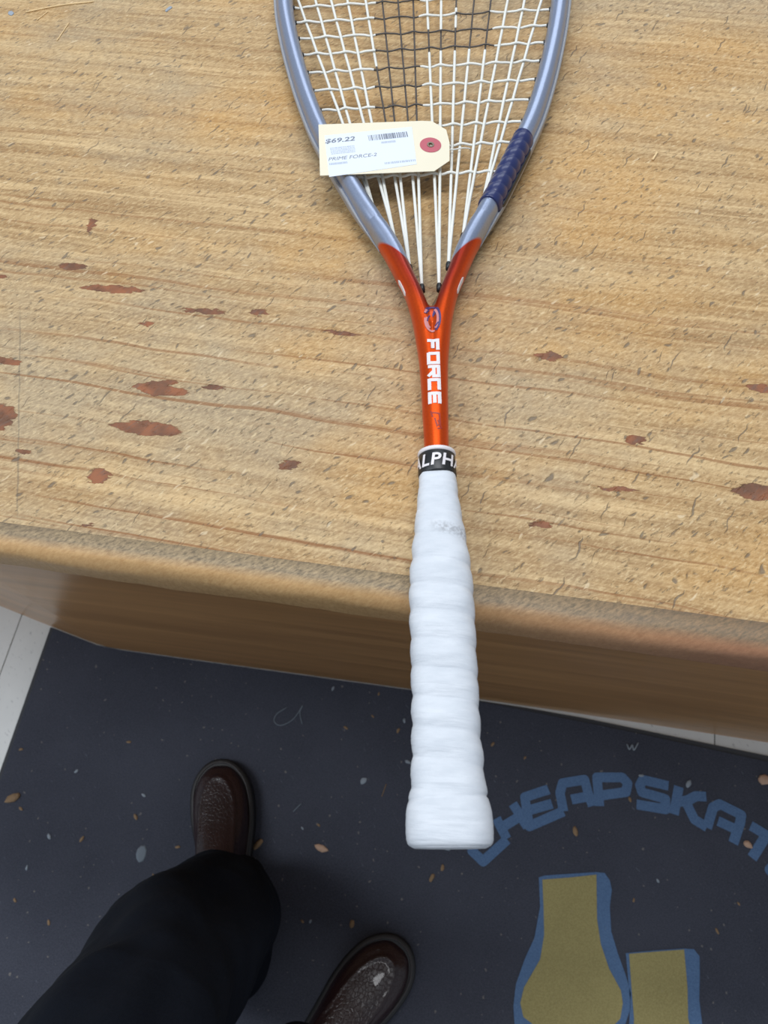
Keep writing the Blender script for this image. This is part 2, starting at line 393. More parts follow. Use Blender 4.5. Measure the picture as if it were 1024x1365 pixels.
# ---- mat
mt = empty('floor_mat', (.2, -.2, 0)); tag(mt, 'dark charcoal shop mat with blue lettering and tan socks, under the shoes', 'mat')
outer = [(-.7185, -.72), (1.15, -.72), (1.15, .186), (.469, .2200), (.191, .2330), (.10, .2345), (-.087, .2335), (-.58, .2235), (-.628, .2257), (-.7185, .2432)]
inner = [(-.7115, -.713), (1.138, -.713), (1.138, .176), (.469, .2105), (.25, .2235), (.0, .2335), (-.087, .2330), (-.58, .2230), (-.628, .2250), (-.7115, .2410)]
o = mesh('rubber_backing', *prism(ccw(outer), .0, .003), M['rubber'], mt); o.location = (-.2, .2, 0); tag(o, 'thin grey rubber border')
o = mesh('carpet_pile', *prism(ccw(inner), .003, .006), M['carpet'], mt); o.location = (-.2, .2, 0)
ZM = .006
def a7(x, y): return (620+x/4.267, 1010+y/4.267)
def a8(x, y): return (840+x/5.565, 1000+y/5.565)
letters = [
 [[a7(105, 450), a7(60, 480), a7(40, 530), a7(103, 590), a7(240, 465)]],
 [[a7(178, 345), a7(238, 462)], [a7(212, 395), a7(310, 335)], [a7(272, 262), a7(355, 395)]],
 [[a7(475, 180), a7(340, 225), a7(365, 390), a7(560, 305)], [a7(360, 300), a7(495, 262)], [a7(475, 180), a7(455, 188)]],
 [[a7(560, 305), a7(540, 200), a7(555, 145), a7(680, 125), a7(700, 200), a7(725, 275)], [a7(605, 238), a7(705, 220)]],
 [[a7(765, 275), a7(750, 112), a7(895, 112), a7(925, 145), a7(915, 195), a7(775, 215)]],
 [[a8(285, 265), a8(95, 220), a8(72, 262), a8(88, 312), a8(262, 362), a8(262, 438), a8(48, 402)]],
 [[a8(362, 270), a8(325, 475)], [a8(355, 385), a8(430, 372), a8(490, 340), a8(565, 345)], [a8(415, 385), a8(478, 515), a8(570, 570)]],
 [[a8(570, 575), a8(615, 425), a8(665, 400), a8(825, 480), a8(815, 540), a8(765, 690)], [a8(652, 525), a8(790, 590)]],
 [[a8(895, 560), a8(1085, 675)], [a8(1005, 640), a8(905, 800)]],
 [[a8(1250, 897), a8(1145, 788), a8(1035, 890), a8(1137, 1000)], [a8(1090, 840), a8(1185, 942)]],
 [[a8(1345, 1130), a8(1290, 1000), a8(1240, 1000), a8(1190, 1060), a8(1255, 1190), a8(1200, 1230), a8(1140, 1120)]],
]
def flat_stroke(bm, pts, hw, z, nrm=None, place=None, off=0):
    """mitred polyline band"""
    P = [Vector(p[:2]) for p in pts]; L = []; R_ = []
    for i, p in enumerate(P):
        d0 = (P[i]-P[i-1]).normalized() if i > 0 else (P[1]-P[0]).normalized()
        d1 = (P[i+1]-P[i]).normalized() if i < len(P)-1 else d0
        n0 = Vector((-d0.y, d0.x)); n1 = Vector((-d1.y, d1.x)); n_ = (n0+n1)
        n_ = n_.normalized() if n_.length > .01 else n0
        k = hw/max(.55, n_.dot(n0)); L.append(p+n_*k); R_.append(p-n_*k)
    for i in range(len(P)-1):
        q = [L[i], L[i+1], R_[i+1], R_[i]]
        bm.faces.new([bm.verts.new((v.x, v.y, z)) for v in q])
def recalc_up(bm):
    bm.normal_update()
    for f in bm.faces:
        if f.normal.z < 0: f.normal_flip()
for li, L_ in enumerate(letters):
    bm = bmesh.new(); z = ZM+.0004+.0002*(li % 2); HWL = .0070
    for st in L_:
        P = [at(x, y, ZM) for (x, y) in st]
        for a_, b_ in zip(P, P[1:]):
            flat_stroke(bm, [a_, b_], HWL, z); z += .000008
        for p in P[1:-1]:
            bm.faces.new([bm.verts.new((p.x+HWL*math.cos(2*PI*k/14), p.y+HWL*math.sin(2*PI*k/14), z)) for k in range(14)]); z += .000008
    recalc_up(bm); o = bmobj('letter', bm, M['blue'], mt); o.location = (-.2, .2, 0)
def a9(x, y): return (600+x/2.415, 960+y/2.415)
def poly(name, pts, z, mat, parent, loc):
    P = ccw([tuple(at(x, y, ZM)[:2]) for (x, y) in pts])
    o = mesh(name, *prism(P, ZM-.0005, z), mat, parent); o.location = loc; return o
s1b = [a9(*p) for p in [(286, 506), (305, 500), (470, 489), (498, 492), (514, 515), (521, 545), (514, 600), (519, 680), (540, 750), (566, 822), (582, 880), (580, 930), (560, 990), (500, 1040), (380, 1060), (260, 1050), (210, 1010), (204, 920), (212, 850), (240, 770), (272, 700), (290, 600)]]
s1t = [a9(*p) for p in [(297, 513), (380, 507), (471, 497), (473, 640), (485, 720), (512, 800), (550, 870), (556, 910), (548, 960), (500, 1010), (380, 1025), (300, 1010), (262, 975), (236, 955), (226, 910), (238, 860), (290, 770), (303, 690), (301, 600)]]
s2b = [a9(*p) for p in [(566, 750), (650, 742), (752, 735), (785, 737), (803, 760), (804, 820), (802, 900), (812, 980), (850, 1080), (880, 1180), (860, 1260), (760, 1310), (600, 1310), (500, 1270), (480, 1190), (510, 1120), (575, 1020), (580, 900), (572, 820)]]
s2t = [a9(*p) for p in [(576, 752), (660, 745), (753, 738), (764, 860), (766, 960), (790, 1050), (830, 1120), (850, 1190), (830, 1240), (750, 1280), (610, 1280), (520, 1250), (505, 1190), (530, 1130), (590, 1030), (592, 960), (584, 860)]]
ml = (-.2, .2, 0)
for b_, t_ in ((s1b, s1t), (s2b, s2t)):
    poly('sock_outline', b_, ZM+.0007, M['blue'], mt, ml); poly('sock_motif', t_, ZM+.0012, M['tan'], mt, ml)

# ---- crumbs and litter lying on the mat
def bit(name, px, size, mat, label, cat, group=None, ar=.5, h=.3, rz=None, z=ZM, seed=0):
    r_ = random.Random(seed*31+int(px[0])); n = 9; p = at(px[0], px[1], z); rz = r_.random()*6 if rz is None else rz
    base = []; top = []
    for k in range(n):
        t = 2*PI*k/n; q = 1+.35*(r_.random()-.5)
        x, y = math.cos(t)*q*size, math.sin(t)*q*size*ar
        base.append(Vector((x, y, 0))); top.append(Vector((x*.75, y*.7, size*h*(.8+.4*r_.random()))))
    v, f = loft([base, [b*1.0+Vector((0, 0, size*h*.45)) for b in base], top])
    o = mesh(name, v, f, mat, None, True); o.location = (p.x, p.y, z+.0001); o.rotation_euler = (0, 0, rz)
    return tag(o, label, cat, group)
bit('dry_leaf', (17, 1064), .013, M['leaf'], 'crumpled tan dry leaf near left mat edge', 'leaf', ar=.45, rz=.5)
bit('wood_chip', (429, 1131), .011, M['chip'], 'pinkish tan wood chip right of the left shoe', 'chip', ar=.45, rz=-.1)
bit('dry_leaf', (344, 1126), .010, M['leaf'], 'orange leaf shred against the left shoe sole', 'leaf', ar=.4, rz=1.0)
bit('gum_spot', (188, 1138), .011, M['chalk'], 'flat round grey gum spot left of the trousers', 'gum', ar=.75, h=.05)
bit('dry_leaf', (469, 1232), .006, M['leaf'], 'small orange leaf bit above the right shoe', 'leaf', ar=.6)
bit('pebble', (1019, 1040), .010, M['chip'], 'pink pebble at the right end above the lettering', 'pebble', ar=.7, h=.5)
bit('pebble', (997, 1126), .007, M['chip'], 'tan pebble between the letters A and T', 'pebble', ar=.7, h=.5)
bit('pebble', (918, 1045), .006, M['lint'], 'pale grey oval pebble above the letter K', 'pebble', ar=.6, h=.5, rz=1.1)
bit('leaf_shred', (767, 1108), .007, M['leaf'], 'brown leaf shred below the letter P', 'leaf', ar=.55)
bit('paint_fleck', (485, 1041), .006, M['lint'], 'pale blue fleck left of the handle', 'fleck', ar=.7)
for k, (x, y, s_) in enumerate([(539, 961, 4), (531, 974, 4), (461, 970, 4), (544, 1016, 5), (590, 1157, 5), (576, 1170, 6), (597, 1132, 4), (181, 1089, 5), (109, 1119, 5), (192, 1060, 4), (237, 1129, 4),
        (172, 989, 4), (36, 1157, 4), (28, 1078, 4), (28, 999, 4), (403, 1104, 3), (425, 1100, 3), (403, 1228, 3), (414, 1228, 3), (657, 992, 4), (845, 1200, 3), (877, 1174, 3), (803, 1342, 3), (956, 1241, 4),
        (855, 1034, 4), (840, 1066, 4), (65, 1230, 4), (444, 918, 4), (497, 955, 3), (505, 925, 3), (66, 1115, 5), (20, 1200, 4), (205, 1168, 4), (102, 1028, 4), (700, 1010, 3), (985, 1205, 3)]):
    bit('crumb', (x, y), s_/1000, M['leaf'] if k % 3 else M['lint'], 'tiny tan crumb lying on the charcoal mat' if k % 3 else 'tiny pale grey crumb lying on the charcoal mat', 'crumb', 'tan crumbs scattered over the mat' if k % 3 else 'grey crumbs scattered over the mat', ar=.5, seed=k)
def scuff(name, pts, r, label, cat, mat='lint', z=ZM):
    P = [at(x, y, z)+Vector((0, 0, r*.8)) for x, y in pts]; c = sum(P, Vector())/len(P)
    v, f = tube([p-c for p in catmull(P, 5)], r, 6); o = mesh(name, v, f, M[mat], None, True); o.location = c; return tag(o, label, cat)
scuff('thread', [(383, 943), (369, 952), (366, 962), (375, 967), (392, 958), (404, 940), (400, 950), (403, 965)], .0008, 'curled grey thread on mat below the cabinet', 'thread', 'chalk')
scuff('lint_curl', [(836, 992), (839, 999), (843, 993), (845, 1000), (851, 990)], .0011, 'white zigzag lint curl above the letter S', 'lint')
scuff('thread', [(391, 1082), (402, 1071)], .0009, 'short straight grey thread right of the left shoe', 'thread', 'chalk')
scuff('thread', [(509, 1062), (515, 1045)], .0006, 'thin brown fibre close to the handle end', 'thread', 'leaf')
# slivers on the counter
scuff('wood_sliver', [(35, 17), (80, 8), (125, 3)], .0006, 'long pale wood sliver at the upper left of counter', 'sliver', 'shav', .9)
scuff('wood_sliver', [(50, 27), (64, 16)], .0004, 'short pale sliver beside the long one', 'sliver', 'shav', .9)
scuff('wood_sliver', [(76, 55), (92, 31)], .0004, 'pale thin sliver below the long one', 'sliver', 'shav', .9)
scuff('wood_sliver', [(870, 214), (876, 204)], .0007, 'pale short sliver right of the racquet head', 'sliver', 'shav', .9)
bit('paint_fleck', (15, 18), .003, M['lint'], 'pale lilac fleck in upper left corner of counter', 'fleck', ar=.8, h=.1, z=.9)
bit('paint_fleck', (225, 12), .004, M['lint'], 'pale lilac smear fleck left of the racquet head', 'fleck', ar=.4, h=.1, z=.9)

# ================================================================= RACQUET
A = at(600, 1128, .915); B = at(575, 390, .915); U = (B-A).normalized()
rz = math.atan2(U.y, U.x)-PI/2
ZR = .9149
rac = empty('squash_racquet', (A.x, A.y, ZR)); rac.rotation_mode = 'XYZ'
rac.rotation_euler = (-math.radians(.40), 0, rz)
tag(rac, 'squash racquet with silver head, orange throat and white wrapped handle on the counter', 'racquet')
mm = .001
OUT = [(150, 6.3), (185, 6.3), (205, 6.8), (222, 7.2), (238, 7.9), (252, 9.3), (264, 10.8), (276, 13), (287, 15.8), (299, 20.5), (311, 25.2), (322, 30.2), (345, 42.0), (365, 51.2), (390, 62.2), (415, 72.5), (440, 80.5), (463, 86.8), (490, 93.2), (515, 98.3), (540, 102.3), (565, 104.3), (590, 103.6), (612, 100), (632, 93), (650, 82.5), (665, 68), (676, 50), (683, 28), (685.5, 10), (685.5, 0)]
full = [Vector((wv, u)) for u, wv in OUT]; full = full+[Vector((-p.x, p.y)) for p in full[-2::-1]]
dense = catmull(full, 6)
# resample evenly
cum = [0]
for i in range(1, len(dense)): cum.append(cum[-1]+(dense[i]-dense[i-1]).length)
def resample(step):
    out = []; k = 0; n = int(cum[-1]/step)
    for i in range(n+1):
        s_ = cum[-1]*i/n
        while k < len(cum)-2 and cum[k+1] < s_: k += 1
        t = (s_-cum[k])/max(1e-9, cum[k+1]-cum[k]); out.append(dense[k].lerp(dense[k+1], t))
    return out
path = resample(1.5)
HW = 6.1
def hwf(u): return interp([(262, 6.1), (280, 5.3), (292, 5.1), (312, 5.8), (330, 6.1)], u)
def half_h(u): return interp([(150, 7.2), (200, 7.4), (260, 8.5), (320, 9.5), (700, 9.6)], u)
FR = []        # (centre, outward normal, u)
for i, p in enumerate(path):
    t = (path[min(i+1, len(path)-1)]-path[max(i-1, 0)]).normalized(); n_ = Vector((t.y, -t.x))
    c = p-n_*hwf(p.y)
    if abs(p.y) < 300:
        if p.x > 0 and i < len(path)/2: c.x = max(c.x, .15)
        elif i > len(path)/2: c.x = min(c.x, -.15)
    FR.append((c, n_, c.y))
def ring_pt(fr, th, off=0.0):
    c, n_, u = fr; e = 2/2.1
    ct, st = math.cos(th), math.sin(th)
    a = (hwf(u)+off)*math.copysign(abs(ct)**e, ct); b = (half_h(u)+off)*math.copysign(abs(st)**e, st)
    return Vector(((c.x+n_.x*a)*mm, (c.y+n_.y*a)*mm, b*mm))
def frame_rings(sel, n=28, off=None): return [[ring_pt(f, 2*PI*j/n, off(f[2]) if off else 0) for j in range(n)] for f in sel]
half = len(FR)//2
def split(umax=None, umin=None): pass
iR = [i for i in range(half) if FR[i][2] <= 350]; iL = [i for i in range(half, len(FR)) if FR[i][2] <= 350]
# throat and shaft : both arms plus web, fused
bm = bmesh.new()
so = lambda u: -.9*sm((u-330)/20)
def add(bm, vf):
    vv = [bm.verts.new(p) for p in vf[0]]
    for f in vf[1]:
        try: bm.faces.new([vv[k] for k in f])
        except ValueError: pass
add(bm, loft(frame_rings([FR[i] for i in iR], off=so))); add(bm, loft(frame_rings([FR[i] for i in iL], off=so)))
r = bmesh.ops.create_uvsphere(bm, u_segments=20, v_segments=12, radius=1)
bmesh.ops.transform(bm, verts=r['verts'], matrix=Matrix.Translation((0, .2635, 0)) @ Matrix.Diagonal((.0062, .0125, .0072, 1)))
bmesh.ops.recalc_face_normals(bm, faces=bm.faces)
tmp = bmobj('shaft', bm)
md = tmp.modifiers.new('r', 'REMESH'); md.mode = 'VOXEL'; md.voxel_size = .0007
ms = tmp.modifiers.new('s', 'SMOOTH'); ms.factor = .6; ms.iterations = 10
dg = bpy.context.evaluated_depsgraph_get(); me = bpy.data.meshes.new_from_object(tmp.evaluated_get(dg))
bpy.data.objects.remove(tmp)
me.name = 'shaft'; me.materials.clear(); bvh = BVHTree.FromPolygons([v.co for v in me.vertices], [tuple(p.vertices) for p in me.polygons])
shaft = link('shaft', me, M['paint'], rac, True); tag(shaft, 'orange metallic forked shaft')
hs = [f for f in FR if f[2] >= 326]
hf = mesh('head_frame', *loft(frame_rings(hs, off=lambda u: -.9*(1-sm((u-326)/20)))), M['paint'], rac, True); tag(hf, 'silver blue teardrop head frame')
# bumper strips (outer lower side) and short decals
def patch(name, side, u0, u1, t0, t1, off, mat, parent, label=None, nt=8, thick=.6):
    idx = [i for i in (range(half) if side > 0 else range(half, len(FR))) if u0 <= FR[i][2] <= u1]
    if side < 0: idx = idx[::-1]
    rings = []
    for a_, i in enumerate(idx):
        e_ = min(a_, len(idx)-1-a_)/max(1, .12*len(idx)); s_ = sm(e_)
        tm_ = (t0+t1)/2; lo, hi = tm_+(t0-tm_)*(.15+.85*s_), tm_+(t1-tm_)*(.15+.85*s_)
        r_ = [ring_pt(FR[i], math.radians(lo+(hi-lo)*k/nt), off*(.2+.8*s_)) for k in range(nt+1)]
        r_ += [ring_pt(FR[i], math.radians(lo+(hi-lo)*k/nt), -thick) for k in range(nt, -1, -1)]
        rings.append(r_)
    o = mesh(name, *loft(rings), mat, parent, True)
    if label: o['label'] = label
    return o
for sd in (1, -1):
    patch('bumper_strip', sd, 322, 655, -48, 14, 1.5, M['clear'], hf, 'pale grey plastic strip')
    if sd > 0: patch('groove_line', sd, 345, 398, 2, 16, 1.75, M['black'], hf, 'black groove along the strip')
    patch('side_decal', sd, 284, 297, 4, 24, .25, M['decal'], shaft, 'short white side stripe', thick=.3)
# blue ridged wrap on the right arm
idx = [i for i in range(half) if 346 <= FR[i][2] <= 401]
rings = []; nR = len(idx)*4
for k in range(nR+1):
    q = k/nR*(len(idx)-1); i0 = idx[int(q)]; i1 = idx[min(int(q)+1, len(idx)-1)]; t = q-int(q)
    c = FR[i0][0].lerp(FR[i1][0], t); n_ = FR[i0][1].lerp(FR[i1][1], t).normalized()
    row = []
    for j in range(28):
        th = 2*PI*j/28; ph = k/nR*8.0+th/(2*PI); fr_ = ph % 1
        off = .6+.55*abs(math.sin(PI*fr_))**.8
        if k == 0 or k == nR: off = .1
        row.append(ring_pt((c, n_, c.y), th, off))
    rings.append(row)
wr = mesh('blue_wrap', *loft(rings), M['blueplastic'], hf, True); tag(wr, 'ridged dark blue wrap')

# ---- grip
GR = [(0, 16.6), (.8, 17.3), (2.5, 17.9), (8, 18.1), (14, 17.7), (19, 16.4), (26, 15.5), (40, 15.0), (60, 14.7), (85, 14.8), (105, 15.0), (120, 14.3), (135, 12.7), (150, 10.9), (160, 9.9), (169, 9.2), (170.2, 8.6)]
rings = []; nu = 420; nth = 72
for i in range(nu+1):
    u = .0+170.2*i/nu; R0 = interp(GR, u); row = []
    for j in range(nth):
        th = 2*PI*j/nth
        pitch = 12.6 if u < 125 else 13.5
        ph = (u-17)/12.8 + th/(2*PI)
        fr_ = ph % 1
        bulge = (math.sin(PI*min(1, fr_/.93))**.75 if fr_ < .93 else 0)-.6
        amp = sm((u-17)/6)*(.62 if u < 125 else .62-.30*sm((u-125)/25))*(1+.35*noise.noise(Vector((math.floor(ph)*3.1, 0, 0))))
        wr_ = noise.noise(Vector((math.cos(th)*1.3, math.sin(th)*1.3, u*.13)))*.35*sm((u-10)/10)+noise.noise(Vector((math.cos(th)*2, math.sin(th)*2+u*.02, (u+6*math.sin(th))*.55)))*.16
        if u < 18: bulge = 0
        wr_ -= .45*math.exp(-((u-18.2-.8*math.cos(th))/.8)**2)
        r_ = R0+bulge*amp*1.25+wr_
        ex = 2.7; e = 2/ex; ct, st = math.cos(th), math.sin(th)
        row.append(Vector((r_*math.copysign(abs(ct)**e, ct)*mm, u*mm, -(r_*.87)*math.copysign(abs(st)**e, st)*mm)))
    rings.append(row)
grip = mesh('grip', *loft(rings), M['grip'], rac, True); tag(grip, 'white spiral wrapped overgrip')
# butt cap
rings = []
for (u, k) in ((.6, .97), (-.3, .94), (-.9, .86), (-1.1, .6)):
    rings.append([Vector((17.0*k*math.copysign(abs(math.cos(t))**.74, math.cos(t))*mm, u*mm, -14.8*k*math.copysign(abs(math.sin(t))**.74, math.sin(t))*mm)) for t in [2*PI*j/40 for j in range(40)]])
mesh('butt_cap', *loft(rings), M['grip'], rac, True)
# collar
def collar(name, tab, mat, label):
    rings = [[Vector((r_*math.cos(t)*mm, u*mm, r_*.93*math.sin(t)*mm)) for t in [-2*PI*j/48 for j in range(48)]] for u, r_ in tab]
    return tag(mesh(name, *loft(rings), mat, rac, True), label)
col = collar('collar', [(169.3, 8.9), (169.5, 9.4), (170.2, 9.65), (176, 9.45), (181.2, 9.2), (181.6, 8.8)], M['black'], 'black rubber collar band')
collar('collar_ring', [(181.2, 8.9), (181.4, 9.4), (182.4, 9.75), (183.3, 9.5), (183.7, 8.6), (183.8, 6.0)], M['decal'], 'thin white ring')
def text_mesh(s, size, bold=0.0, shear=0, space=1.0):
    cu = bpy.data.curves.new('t', 'FONT'); cu.body = s; cu.size = size; cu.offset = bold; cu.shear = shear; cu.space_character = space
    cu.resolution_u = 4
    o = bpy.data.objects.new('t', cu); C.objects.link(o); g = bpy.context.evaluated_depsgraph_get(); g.update()
    me_ = bpy.data.meshes.new_from_object(o.evaluated_get(g)); bpy.data.objects.remove(o)
    xs = [v.co.x for v in me_.vertices]; ys = [v.co.y for v in me_.vertices]
    return me_, min(xs), max(xs), min(ys), max(ys)
me_, x0, x1, y0, y1 = text_mesh('ALPHA', .0092, .00022, .15, 1.12)
bm = bmesh.new(); bm.from_mesh(me_); bmesh.ops.subdivide_edges(bm, edges=bm.edges, cuts=1); 
cxm = x0+(x1-x0)*.50
for v in bm.verts:
    a_ = (v.co.x-cxm)/.0092; yy = v.co.y
    v.co = Vector((math.sin(a_)*.00985, .1724+yy, math.cos(a_)*.00985*.93+.00012))
bm.normal_update()
bmobj('collar_lettering', bm, M['decal'], col)
# ---- lettering and emblem draped on the shaft
def drape(bm, off=.00018):
    for v in bm.verts:
        hit = bvh.ray_cast(Vector((v.co.x, v.co.y, .05)), Vector((0, 0, -1)))
        v.co.z = (hit[0].z if hit[0] else .007)+off
def shaft_strokes(name, strokes, hw, mat, label, off=.00018):
    bm = bmesh.new()
    for st in strokes:
        P = [Vector(p)*mm for p in st]; Q = []
        for a_, b_ in zip(P, P[1:]):
            n = max(1, int((b_-a_).length/.0008)); Q += [a_.lerp(b_, k/n) for k in range(n)]
        Q.append(P[-1]); flat_stroke(bm, Q, hw*mm, 0)
    bmesh.ops.subdivide_edges(bm, edges=[e for e in bm.edges if e.calc_length() > .0009], cuts=1)
    drape(bm, off); recalc_up(bm); o = bmobj(name, bm, mat, shaft); o['label'] = label; return o
# glyph space: s along the word (towards the butt), h = letter height (towards +w).  x = w = h-centre, y = u
def G(u_start, s, h): return (-3.1-.0+h*6.0, u_start-s)
def glyph(u0, wd, segs): return [[G(u0, x*wd, y) for x, y in sg] for sg in segs]
word = []
W = 7.0
word += glyph(248.2, W, [[(.12, 0), (.12, .92), (1.0, .92)], [(.12, .48), (.82, .48)]])
word += glyph(239.6, W, [[(.08, .08), (.08, .92), (.92, .92), (.92, .08), (.0, .08)]])
word += glyph(231.4, W, [[(.08, 0), (.08, .92), (.92, .92), (.92, .5), (.1, .5)], [(.5, .5), (.92, .0)]])
word += glyph(223.2, W, [[(.95, .92), (.08, .92), (.08, .08), (.95, .08)]])
word += glyph(215.0, W, [[(.95, .92), (.08, .92), (.08, .08), (.95, .08)], [(.08, .5), (.9, .5)]])
shaft_strokes('shaft_lettering', word, .92, M['decal'], 'white block lettering FORCE')
two = [[(-1.6, 203.0), (2.0, 202.4), (2.3, 196.5), (.6, 195.2), (-.4, 200.0)], [(-2.4, 204), (-1.5, 200.5)], [(1.2, 198.5), (2.8, 194.0), (.8, 193.6)]]
shaft_strokes('faint_numeral', two, .42, M['darkred'], 'faint dark red figure 2', .00012)
# emblem : swirling oval
def arc(cx_, cy_, rx, ry, a0, a1, n=14): return [(cx_+rx*math.cos(math.radians(a0+(a1-a0)*k/n)), cy_+ry*math.sin(math.radians(a0+(a1-a0)*k/n))) for k in range(n+1)]
shaft_strokes('emblem', [arc(0, 262.5, 3.9, 8.7, 65, 160), arc(.2, 262.4, 3.9, 8.6, 60, -70), [(2.2, 270.0), (.6, 264.5), (2.0, 268)]], .72, M['mauve'], 'violet swirl emblem', .0002)
shaft_strokes('emblem_edge', [arc(-.2, 260.5, 3.6, 6.9, 165, 290), arc(-.1, 262.3, 3.1, 7.6, 60, -60), [(-2.8, 268.4), (-3.8, 265.8)], arc(-.3, 261, 2.7, 5.5, 160, 250)], .6, M['pinkish'], 'pale pink edge of the emblem', .00026)  # pale pink edge strokes, part of the emblem decal
shaft_strokes('emblem_curl', [arc(.4, 259.5, 3.0, 5.6, 175, 120), arc(-.3, 262.2, 3.1, 6.6, 110, 150), [(1.4, 256.6), (3.2, 259.2)]], .36, M['mauve'], 'violet inner curl of the emblem', .0003)  # thin violet inner curl belonging to the emblem decal

# ---- strings
INKP = [  # inked stencil on the strings, in (w, u) millimetres
    lambda w_, u: -31.5 < w_ < -.6 and u < 600 and u > 384,
    lambda w_, u: 490.5 < u < 600 and -.6 <= w_ < 48.5 and not (u > 514 and -.6 < w_ < 24 and u < 560)]
def inked(w_, u):
    if u > 384 and u < 435 and w_ < -31.5+ (435-u)*.25: return False
    return any(f(w_, u) for f in INKP)
def inner_w(u):   # inner half-width of the head at u
    best = None
    for i in range(half-1):
        c, n_, uu = FR[i]; p = c-n_*(HW-.4); c2, n2, _ = FR[i+1]; p2 = c2-n2*(HW-.4)
        if (p.y-u)*(p2.y-u) <= 0 and uu > 300: 
            t = (u-p.y)/((p2.y-p.y) or 1e-9); best = p.x+(p2.x-p.x)*t
            break
    return best
def top_u(w_):
    for i in range(half-1, 0, -1):
        c, n_, uu = FR[i]; p = c-n_*(HW-.4); c2, n2, _ = FR[i-1]; p2 = c2-n2*(HW-.4)
        if (p.x-abs(w_))*(p2.x-abs(w_)) <= 0 and p.y > 560: return p.y
    return 673
UC = [(378, 1.2), (402, 1.2), (420, 1.2), (439.5, 1.6), (458.3, 1.9), (476.3, 2.0), (494.5, 2.2), (511.6, 2.3), (528.7, 2.4), (546, 1.9), (563, 1.5), (580, 1.2), (597, 1.2), (614, .8), (630, .5), (645, .3), (658, 0)]
mains = [(-89, 352, -32.7), (-76.5, 352, -32.7), (-65.5, 329, -20.5), (-53.5, 329, -20.5), (-40.5, 306.8, -12), (-28.3, 306.8, -12), (-17, 292, -5.2), (-5.7, 292, -5.2),
         (4, 292, 4.6), (14.5, 292, 4.6), (25.5, 307.3, 10.5), (38.8, 307.3, 10.5), (51, 328.4, 19.8), (63.8, 328.4, 19.8), (76, 350.5, 32), (89.2, 350.5, 32)]
def main_w(m_, u):  w5, ub, wb = m_; return wb+(w5-wb)*(u-ub)/(560-ub) if u < 560 else w5+(w5-wb)/(560-ub)*(u-560)*max(-.25, .3-.9*(u-560)/110)
def string(name, pts, parent, r0=.95, r1=.62):
    vs = []; fs = []; mi = []; n = 7; prev = None
    P = [Vector((p[0]*mm, p[1]*mm, p[2]*mm)) for p in pts]
    for i, p in enumerate(P):
        t = (P[min(i+1, len(P)-1)]-P[max(i-1, 0)]).normalized(); x = (Vector((0, 0, 1))-t*t.z).normalized(); y = t.cross(x)
        ink = inked(pts[i][0], pts[i][1]); r_ = (r1 if ink else r0)*mm
        vs += [p+x*r_*.8*math.cos(2*PI*j/n)+y*r_*math.sin(2*PI*j/n) for j in range(n)]
        if i:
            a_, b_ = (i-1)*n, i*n
            for j in range(n): fs.append((a_+j, a_+(j+1) % n, b_+(j+1) % n, b_+j)); mi.append(1 if ink else 0)
    fs += [tuple(range(n-1, -1, -1)), tuple(range(len(vs)-n, len(vs)))]; mi += [mi[0], mi[-1]]
    o = mesh(name, vs, fs, [M['string'], M['ink']], parent, True)
    for p, k in zip(o.data.polygons, mi): p.material_index = k
    return o
gm = None
def grommet(w_, u, ang):
    global gm
    if gm is None:
        v, f = loft([[Vector((r_*math.cos(t), l_, r_*math.sin(t))) for t in [2*PI*j/10 for j in range(10)]] for l_, r_ in ((-.004, .0016), (.0000, .0016), (.0009, .0014), (.0014, .0010))])
        gm = bpy.data.meshes.new('grommet'); gm.from_pydata([tuple(p) for p in v], [], f); gm.materials.append(M['black'])
        for p in gm.polygons: p.use_smooth = True
    o = bpy.data.objects.new('grommet', gm); C.objects.link(o); o.parent = hf if u > 342 else shaft
    o.location = (w_*mm, u*mm, 0); o.rotation_euler = (0, 0, ang-PI/2)
lower = {}
for k, m_ in enumerate(mains):
    ut = top_u(main_w(m_, 650)); pts = []; n = int((ut-m_[1])/2.2)
    for i in range(n+1):
        u = m_[1]-1.5+(ut-m_[1]+2)*i/n; w_ = main_w(m_, u)
        # weave: over or under each cross
        z = 0
        for c_, (uc, sl) in enumerate(UC):
            d = (u-(uc-sl*w_/90)); z += (1 if (k+c_) % 2 else -1)*.75*math.exp(-(d/5.0)**2)
        wig = .0
        pts.append((w_+wig, u, z))
    string('main_string', pts, rac)
    grommet(main_w(m_, ut), ut, -PI/2)
    key = (m_[1], m_[2])
    if key not in lower:
        lower[key] = 1; d = Vector((main_w(m_, m_[1]+30)-m_[2], 30)); grommet(m_[2]-d.x*.03, m_[1]-.8, math.atan2(d.y, d.x))
for c_, (uc, sl) in enumerate(UC):
    wl = inner_w(uc+sl*.9) or 20; wr_ = inner_w(uc-sl*.9) or 20
    pts = []; n = int((wl+wr_)/1.8)
    for i in range(n+1):
        w_ = -wl-.5+(wl+wr_+1)*i/n; u = uc-sl*w_/90; z = 0
        for k, m_ in enumerate(mains):
            d = w_-main_w(m_, u); z += (-1 if (k+c_) % 2 else 1)*.75*math.exp(-(d/3.2)**2)
        bow = .5*math.sin((w_*.55)+c_*1.7)
        pts.append((w_, u+bow*.6, z))
    string('cross_string', pts, rac)
    grommet(-wl, uc+sl*wl/90, 0); grommet(wr_, uc-sl*wr_/90, PI)

